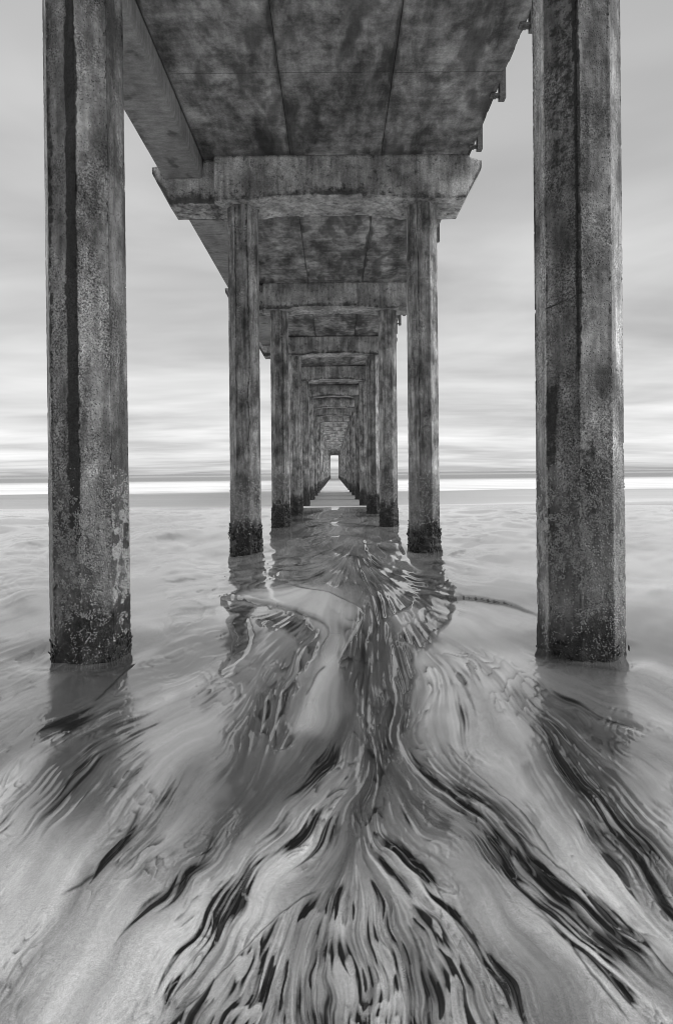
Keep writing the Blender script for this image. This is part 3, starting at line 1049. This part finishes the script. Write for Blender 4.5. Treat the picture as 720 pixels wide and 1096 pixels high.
def shells(name, x, y, z, nx, ny, out, ln, wd, tilt, mat, base_v, base_f, rng):
    """a heap of small shells: ellipsoids laid on the surface"""
    n = len(x)
    T = np.stack([-ny, nx, 0 * nx], -1)
    Nn = np.stack([nx, ny, 0 * nx], -1)
    Zz = np.repeat([[0., 0., 1.]], n, 0)
    # long axis mixes up, sideways and outward
    A = Zz * np.cos(tilt)[:, None] + T * np.sin(tilt)[:, None] + Nn * rng.uniform(-.1, .9, n)[:, None]
    A /= np.linalg.norm(A, axis=1)[:, None]
    B = np.cross(A, Nn + .01 * T)
    B /= np.linalg.norm(B, axis=1)[:, None]
    Cc = np.cross(A, B)
    P = np.stack([x, y, z], -1) + Nn * out[:, None]
    bv = base_v.copy()
    v = (P[:, None, :] + bv[None, :, 0:1] * (A * ln[:, None])[:, None, :] * (1.0)
         + (bv[None, :, 1:2] * (1 - .35 * bv[None, :, 0:1])) * (B * wd[:, None])[:, None, :]
         + bv[None, :, 2:3] * (Cc * (wd * .62)[:, None])[:, None, :])
    f = base_f[None] + (np.arange(n) * len(bv))[:, None, None]
    return mesh(name, v.reshape(-1, 3), [f.reshape(-1, 3)], mat, True)


def barnacle_mesh(name, seed, n, zlo, zhi, size=(.004, .011)):
    """little truncated cones"""
    rng = np.random.default_rng(seed)
    x, y, nx, ny, par = surf_point(rng, n * 3)
    z = rng.uniform(zlo, zhi, n * 3)
    cl = fbm(par / .22 + 4, z / .06 + 50, seed, 3)
    zc = (z - zlo) / (zhi - zlo)
    dens = np.interp(zc, [0, .25, .42, .75, .9, 1], [.12, .18, .75, 1.0, .35, .04])
    keep = rng.random(n * 3) < dens * sstep(.40, .60, cl)
    idx = np.nonzero(keep)[0][:n]
    x, y, z, nx, ny = x[idx], y[idx], z[idx], nx[idx], ny[idx]
    m = len(idx)
    r = rng.uniform(size[0], size[1], m)
    T = np.stack([-ny, nx, 0 * nx], -1)
    Nn = np.stack([nx, ny, 0 * nx], -1)
    U = np.array([0, 0, 1.])
    k = 6
    th = np.arange(k) * 2 * math.pi / k
    ring = lambda rr, off: (np.stack([x, y, z], -1)[:, None, :] + Nn[:, None, :] * off[:, None, None]
                            + (np.cos(th)[None, :, None] * T[:, None, :] + np.sin(th)[None, :, None] * U) * rr[:, None, None])
    v = np.concatenate([ring(r, -.004 + 0 * r), ring(r * .55, r * .75), ring(r * .3, r * .35)], 1)   # foot, rim, inner mouth
    base = []
    for L in (0, 1):
        for j in range(k):
            base.append((L * k + j, L * k + (j + 1) % k, (L + 1) * k + (j + 1) % k, (L + 1) * k + j))
    f = np.array(base)[None] + (np.arange(m) * 3 * k)[:, None, None]
    return mesh(name, v.reshape(-1, 3), [f.reshape(-1, 4)], M_BARN, False)


def mussel_mesh(name, seed, n, zlo, zhi, cover, big=1.0, lod=0):
    rng = np.random.default_rng(seed)
    x, y, nx, ny, par = surf_point(rng, n * 4)
    z = rng.uniform(zlo, zhi, n * 4)
    cl = fbm(par / .55 + 4, z / .16 + 50, seed, 3)
    zc = (z - zlo) / (zhi - zlo)
    keep = cl + .62 * (.52 - zc) > (1 - cover) * .95
    idx = np.nonzero(keep)[0][:n]
    x, y, z, nx, ny, par, cl = (q[idx] for q in (x, y, z, nx, ny, par, cl))
    m = len(idx)
    out = (.008 + .11 * np.clip(cl - .45, 0, 1) * rng.random(m)) * big
    ln = rng.uniform(.016, .034, m) * big
    return shells(name, x, y, z, nx, ny, out, ln, ln * rng.uniform(.42, .6, m), rng.uniform(-.9, .9, m), M_MUSS,
                  ICO0_V if lod else ICO_V, ICO0_F if lod else ICO_F, rng)


def crust_mesh(name, seed, zlo, zhi, nz, nper, thick):
    """lumpy dark mat under the mussels"""
    pts, nrm, par = octa_ring(nper, 0.0)
    zs = np.linspace(zlo, zhi, nz)
    n = len(pts)
    ang = np.repeat(par[None, :], nz, 0)
    Zz = np.repeat(zs[:, None], n, 1)
    g = fbm(ang / .30 + 4, Zz / .09 + 50, seed, 4)
    top = sstep(zhi, zhi - .22 * (zhi - zlo), Zz + .10 * (zhi - zlo) + .8 * (zhi - zlo) * (fbm(ang / .6, Zz / .3, seed + 8, 3) - .42))
    d = thick * (g * 2.6 - 1.1) * top - .02 * (1 - top)
    rr = np.repeat(np.linalg.norm(pts, axis=1)[None], nz, 0)
    co = np.stack([pts[None, :, 0] * (1 + d / rr), pts[None, :, 1] * (1 + d / rr), Zz], -1).reshape(-1, 3)
    return mesh(name, co, [grid_faces(nz, n, True)], M_CRUST, True)


def build_piles():
    zt = 7.4
    # --- the two nearest piles: own meshes
    def stain_left(ang, Z, s):
        f = face_of(.42, -.9)
        a = 1.15 * stain_line(ang, Z, 5.84, .21, .9, 9, s, .16)
        b = .8 * stain_line(ang, Z, face_of(-.55, -.85), .10, 1.2, 4.3, s + 4, .9)
        c = .55 * stain_line(ang, Z, 5.05, .05, .2, 9, s + 5, .1)
        e = .8 * np.exp(-((Z - 2.62 - .01 * np.sin(ang * 9)) / .006) ** 2) * (ang > 4.9) * (ang < 6.1)
        return np.maximum(np.maximum(a, b), np.maximum(c, e))

    def stain_shade_right(ang, Z, s):
        e = 5.0                                  # arris between front-left and front
        a = stain_line(ang, Z, e, .10, 2.1, 9, s, .12)
        b = .55 * stain_line(ang, Z, e - .5, .46, 3.4, 9, s + 3, .2)  # darkens the upper front-left face in place of its shade
        c = .85 * stain_line(ang, Z, e - .9, .22, 1.35, 2.1, s + 5, .4)
        d = .6 * stain_line(ang, Z, e + .25, .3, 1.1, 1.75, s + 6, .5)
        k = .9 * np.exp(-((Z - 2.66 - .05 * (ang - 4.5)) / .007) ** 2) * (ang > 4) * (ang < 5)
        return np.maximum(np.maximum(a, b), np.maximum(np.maximum(c, k), d))

    lab = {(0, -1): 'near left pile with black weather streak, mussels and barnacles at its foot',
           (0, 1): 'near right pile with dark seam down its middle and barnacled foot'}
    far_meshes, mid_meshes = [], []
    for k in range(4):
        mid_meshes.append(pile_mesh('pile', -1.4, zt, 8, 260, 300 + k, .008))
    for k in range(4):
        far_meshes.append(pile_mesh('pile', -1.6, zt + 1.3, 3, 60, 340 + k, .008))
    mus = [mussel_mesh('mussel_cluster', 500 + k, 1500, -.62, .40, .62) for k in range(4)]
    mus_far = [mussel_mesh('mussel_cluster', 540 + k, 420, -.85, .42, .66, 1.9, 1) for k in range(3)]
    crust = [crust_mesh('algae_crust', 560 + k, -.75, .40, 70, 10, .055) for k in range(4)]
    crust_far = [crust_mesh('algae_crust', 580 + k, -.85, .42, 16, 4, .075) for k in range(2)]
    barn = [barnacle_mesh('barnacle_crust', 600 + k, 2200, -.2, 1.45, (.006, .014)) for k in range(2)]
    rg = random.Random(8)
    rots = {(1, -1): 0.0, (1, 1): 0.0}
    for i, y in enumerate(ROWY):
        for sx in (-1, 1):
            x = sx * 1.87 + (0.0 if i != 1 else (-.02 if sx < 0 else -.02))
            r = i - 1                      # 0 = nearest row in view
            top = capz(i) + .03
            if r == 0:
                me = pile_mesh('pile', -.5, top, 16, 900, 210 + sx, .009, stain_left if sx < 0 else stain_shade_right)
            elif r < 0:
                me = mid_meshes[0 if sx < 0 else 3]
            elif r <= 4:
                me = mid_meshes[(i * 2 + (sx > 0)) % 4]
            else:
                me = far_meshes[(i * 3 + (sx > 0)) % 4]
            p = padd('pile', me, (x, y, 0))
            if r == 0:
                p.rotation_euler = (0, R(-.22 if sx < 0 else .03), R(-12 if sx < 0 else 0))
                p.scale = (.875, .875, 1) if sx < 0 else (.935, .935, 1)
                p.location.x += .022 if sx < 0 else .012
                p['label'] = lab[(0, sx)]
            elif r in (1, 2):
                p.rotation_euler = (0, 0, R(rg.choice([0, 0, 180, 90])))
            else:
                p.rotation_euler = (0, 0, R(rg.choice([0, 90, 180, 270]) + rg.uniform(-7, 7)))
                sc = 1.0
            if me in mid_meshes or me in far_meshes:
                # shafts share meshes; stretch only to reach their own cap
                zmax = zt if me in mid_meshes else zt + 1.3
                p.scale = (1, 1, 1)
                p.location.z = top - zmax
            dz = -p.location.z
            if r == 0:
                b = obj('barnacle_crust', barnacle_mesh('barnacle_crust', 700 + sx, 30000, -.12, 1.50, (.0028, .0064)), p)
                b['kind'] = 'stuff'
                m_ = obj('mussel_cluster', mussel_mesh('mussel_cluster', 720 + sx, 700 if sx < 0 else 260, -.12, .38, .42 if sx < 0 else .34, .7), p)
                m_['kind'] = 'stuff'
                c_ = obj('algae_crust', crust_mesh('algae_crust', 730 + sx, -.2, .30, 110, 26, .012), p)
            elif r > 0:
                if r <= 4:
                    m_ = obj('mussel_cluster', mus[(i + (sx > 0) * 2) % 4], p)
                    c_ = obj('algae_crust', crust[(i + (sx > 0) * 2) % 4], p)
                    if r <= 3:
                        b = obj('barnacle_crust', barn[(i + (sx > 0)) % 2], p)
                        b['kind'] = 'stuff'
                        b.location.z = dz
                else:
                    m_ = obj('mussel_cluster', mus_far[(i + (sx > 0) * 2) % 3], p)
                    c_ = obj('algae_crust', crust_far[(i + (sx > 0)) % 2], p)
                m_['kind'] = 'stuff'
                m_.location.z = dz
                c_.location.z = dz


build_piles()


def slab_grid(x0, x1, y0, y1, z0, z1, nx, ny, nz=2):
    """closed box with a gridded surface: returns verts, faces, and which side"""
    vs_, fs, off = [], [], 0

    def patch(o, du, dv, nu, nv, flip):
        nonlocal off
        u = np.linspace(0, 1, nu)[:, None, None]
        v = np.linspace(0, 1, nv)[None, :, None]
        p = np.array(o)[None, None] + u * np.array(du)[None, None] + v * np.array(dv)[None, None]
        f = grid_faces(nu, nv)
        if flip:
            f = f[:, ::-1]
        vs_.append(p.reshape(-1, 3))
        fs.append(f + off)
        off += nu * nv
    X, Y, Z = x1 - x0, y1 - y0, z1 - z0
    patch((x0, y0, z0), (X, 0, 0), (0, Y, 0), nx, ny, True)
    patch((x0, y0, z1), (X, 0, 0), (0, Y, 0), nx, ny, False)
    patch((x0, y0, z0), (X, 0, 0), (0, 0, Z), nx, nz, False)
    patch((x0, y1, z0), (X, 0, 0), (0, 0, Z), nx, nz, True)
    patch((x0, y0, z0), (0, Y, 0), (0, 0, Z), ny, nz, True)
    patch((x1, y0, z0), (0, Y, 0), (0, 0, Z), ny, nz, False)
    return np.concatenate(vs_), np.concatenate(fs)


# cap beam: front profile polygon swept along y
CAPD = .98


def cap_mesh(seed, nx=150, far=False):
    """x columns; each column has bottom z, top z and front offset; swept in y"""
    if far:
        nx = 40
    xs = np.concatenate([np.linspace(-3.70, -3.34, 8 if not far else 3)[:-1], np.linspace(-3.34, 2.70, nx), np.linspace(2.70, 3.06, 8 if not far else 3)[1:]])
    # underside: level, risen between the piles by a shallow arch, ends chamfered upward
    zb = np.zeros_like(xs)
    a = np.clip(1 - (np.abs(xs) / 1.45) ** 2.4, 0, 1)
    zb += .085 * a ** .6
    zb = np.where(xs < -3.34, np.interp(xs, [-3.70, -3.34], [.66, 0.0]), zb)
    zb = np.where(xs > 2.70, np.interp(xs, [2.70, 3.06], [0.0, .66]), zb)
    zt = np.where(xs < -2.63, .52, .885)
    zt = np.where(xs < -3.46, .80, zt)
    zt = np.where(xs > 2.79, .83, zt)
    yf = np.where(xs < -2.40, .15, 0.0)
    yf = np.where(xs > 2.70, (xs - 2.70) * .45, yf)
    yf = np.where(xs < -3.34, .15 + (-3.34 - xs) * .3, yf)
    nzc = 4 if far else 16
    nyc = 3 if far else 16
    rows, stn = [], []
    # loop of section: front face up, top back, back face down, bottom forward
    rng = seed
    loops = []
    for t in np.linspace(0, 1, nzc):                # front
        loops.append(('f', t))
    for t in np.linspace(0, 1, nyc)[1:]:
        loops.append(('t', t))
    for t in np.linspace(0, 1, nzc)[1:]:
        loops.append(('b', t))
    for t in np.linspace(0, 1, nyc)[1:-1]:
        loops.append(('u', t))
    V = []
    S_ = []
    y0, y1 = -CAPD / 2, CAPD / 2
    for kind, t in loops:
        if kind == 'f':
            z = zb + (zt - zb) * t
            y = y0 + yf
        elif kind == 't':
            z = zt + 0 * xs
            y = (y0 + yf) * (1 - t) + (y1 - yf * .6) * t
        elif kind == 'b':
            z = zt + (zb - zt) * t
            y = y1 - yf * .6
        else:
            z = zb + 0 * xs
            y = (y1 - yf * .6) * (1 - t) + (y0 + yf) * t
        n_ = fbm(xs / .16 + 20, z / .16 + y / .16 + 20, seed, 4) - .5
        # spalled lower arris
        low = np.exp(-((z - zb) / .05) ** 2) * (np.exp(-((y - y0 - yf) / .06) ** 2) + .6 * np.exp(-((y - y1) / .06) ** 2))
        bite = sstep(.48, .66, fbm(xs / .35 + 9, 0 * xs + 2 + seed, seed + 3, 4))
        z2 = z + low * bite * .045 + .006 * n_
        y2 = y + (low * bite * .03 + .008 * n_) * np.where(y < 0, 1, -1)
        V.append(np.stack([xs, y2, z2], -1))
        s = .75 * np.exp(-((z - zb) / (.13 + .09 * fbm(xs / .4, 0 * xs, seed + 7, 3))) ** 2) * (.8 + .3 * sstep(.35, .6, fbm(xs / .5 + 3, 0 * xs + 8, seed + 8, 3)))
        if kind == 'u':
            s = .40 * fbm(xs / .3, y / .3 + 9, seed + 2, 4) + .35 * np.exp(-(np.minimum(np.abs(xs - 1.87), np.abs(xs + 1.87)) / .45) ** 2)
        s = s + .40 * np.exp(-((xs + 2.42) / .06) ** 2) + np.where(xs < -2.45, .30, 0)
        S_.append(s)
    V = np.array(V)                      # loops x cols x 3
    nl, nc = V.shape[:2]
    V = np.transpose(V, (1, 0, 2)).reshape(-1, 3)
    S_ = np.array(S_).T.ravel()
    f = grid_faces(nc, nl, True)
    ends = [np.arange(nl)[None, :], (np.arange(nl)[::-1] + (nc - 1) * nl)[None, :]]
    return mesh('cap_beam', V, [f] + ends, M_CAP, False, {'stain': S_})


caps = [cap_mesh(40 + k) for k in range(4)]
caps_far = [cap_mesh(60 + k, far=True) for k in range(3)]
for i, y in enumerate(ROWY):
    me = caps[(i + 1) % 4] if i <= 5 else caps_far[i % 3]
    padd('cap_beam', me, (0, y, capz(i)))

ZSLAB, ZGIRD = CAM_H + 6.425, CAM_H + 6.06
rg = random.Random(3)


def deck_mesh(x0, x1, L, seed, fine):
    nx, ny = (44, 150) if fine else (6, 12)
    v, f = slab_grid(x0, x1, 0, L, 0, .42, nx, ny, 4 if fine else 2)
    st = np.zeros(len(v))
    X, Y, Z = v.T
    d = np.minimum(X - x0, x1 - X)
    st = .55 * np.exp(-(d / .05) ** 2) + .55 * np.exp(-(np.minimum(Y, L - Y) / .28) ** 2)
    st += .62 * sstep(.48, .72, fbm(X / .35 + seed, Y / .8 + 30, seed, 5))
    v[:, 2] += np.where(Z < .01, .010 * (fbm(X / .5, Y / .5, seed + 4, 3) - .5), 0)
    if x1 > 2.5:
        edge = np.exp(-((x1 - X) / .04) ** 2) * (Z < .05)
        v[:, 2] += edge * .03 * sstep(.5, .62, fbm(Y / .12, X * 0 + seed, seed + 9, 3))
    return mesh('deck_panel', v, f, M_DECK, False, {'stain': st})


def girder_mesh(L, seed, fine):
    v, f = slab_grid(-3.42, -2.635, 0, L, 0, .95, 14 if fine else 3, 80 if fine else 6, 14 if fine else 3)
    v = v + 0
    X, Y, Z = v.T
    n_ = fbm(Y / .2 + X / .1, Z / .2 + 9, seed, 3) - .5
    v[:, 2] += np.where(Z < .02, .006 * n_, 0)
    v[:, 0] += np.where(X > -2.65, .006 * n_, 0)
    # chamfered inner arris
    m = (X > -2.66) & (Z < .02)
    v[m, 0] -= .02
    return mesh('girder', v, f, M_GIRD, False)


PANX = [(-2.615, -.833), (-.825, .992), (1.0, 2.79)]
far_panels, far_girder = None, None
for i in range(len(ROWY) - 1):
    ya, yb = ROWY[i], ROWY[i + 1]
    L = yb - ya - .012
    dz = RISE(i + .5) + (0.03 if i > 2 else 0.0)
    fine = i <= 3
    if fine:
        ms = [deck_mesh(a, b, L, 11 + i * 3 + k, True) for k, (a, b) in enumerate(PANX)]
        gm = girder_mesh(L, 70 + i, True)
    else:
        if far_panels is None:
            far_panels = [deck_mesh(a, b, L, 90 + k, False) for k, (a, b) in enumerate(PANX)]
            far_girder = girder_mesh(L, 99, False)
        ms, gm = far_panels, far_girder
    for k, me in enumerate(ms):
        padd('deck_panel', me, (0, ya, ZSLAB + dz + rg.uniform(0, .012)))
    padd('girder', gm, (0, ya, ZGIRD + dz + .004))


def bracket_meshes():
    """railing post bolted outside the slab edge, hanging a little below it"""
    v, f = slab_grid(-.05, .05, -.075, .075, 0, 1.65, 2, 2, 2)
    v[:, 1] *= np.where(v[:, 2] < .01, .8, 1)
    post = mesh('railing_post', v, f, M_METAL)
    v, f = slab_grid(-.20, -.05, -.05, .05, .055, .085, 2, 2, 2)
    v2, f2 = slab_grid(-.145, -.105, -.02, .02, .02, .058, 2, 2, 2)
    clip = mesh('clip', np.concatenate([v, v2]), np.concatenate([f, f2 + len(v)]), M_METAL)
    return post, clip


POST, CLIP = bracket_meshes()
y = 8.03
n_posts = 0
while y < 100 and n_posts < 62:
    i = max(j for j, q in enumerate(ROWY) if q <= y)
    o = padd('railing_post', POST, (2.90, y, CAM_H + 6.33 + RISE(i + .5)))
    obj('clip', CLIP, o)
    n_posts += 1
    y += 1.49

print('rows', len(ROWY), 'last', ROWY[-1])
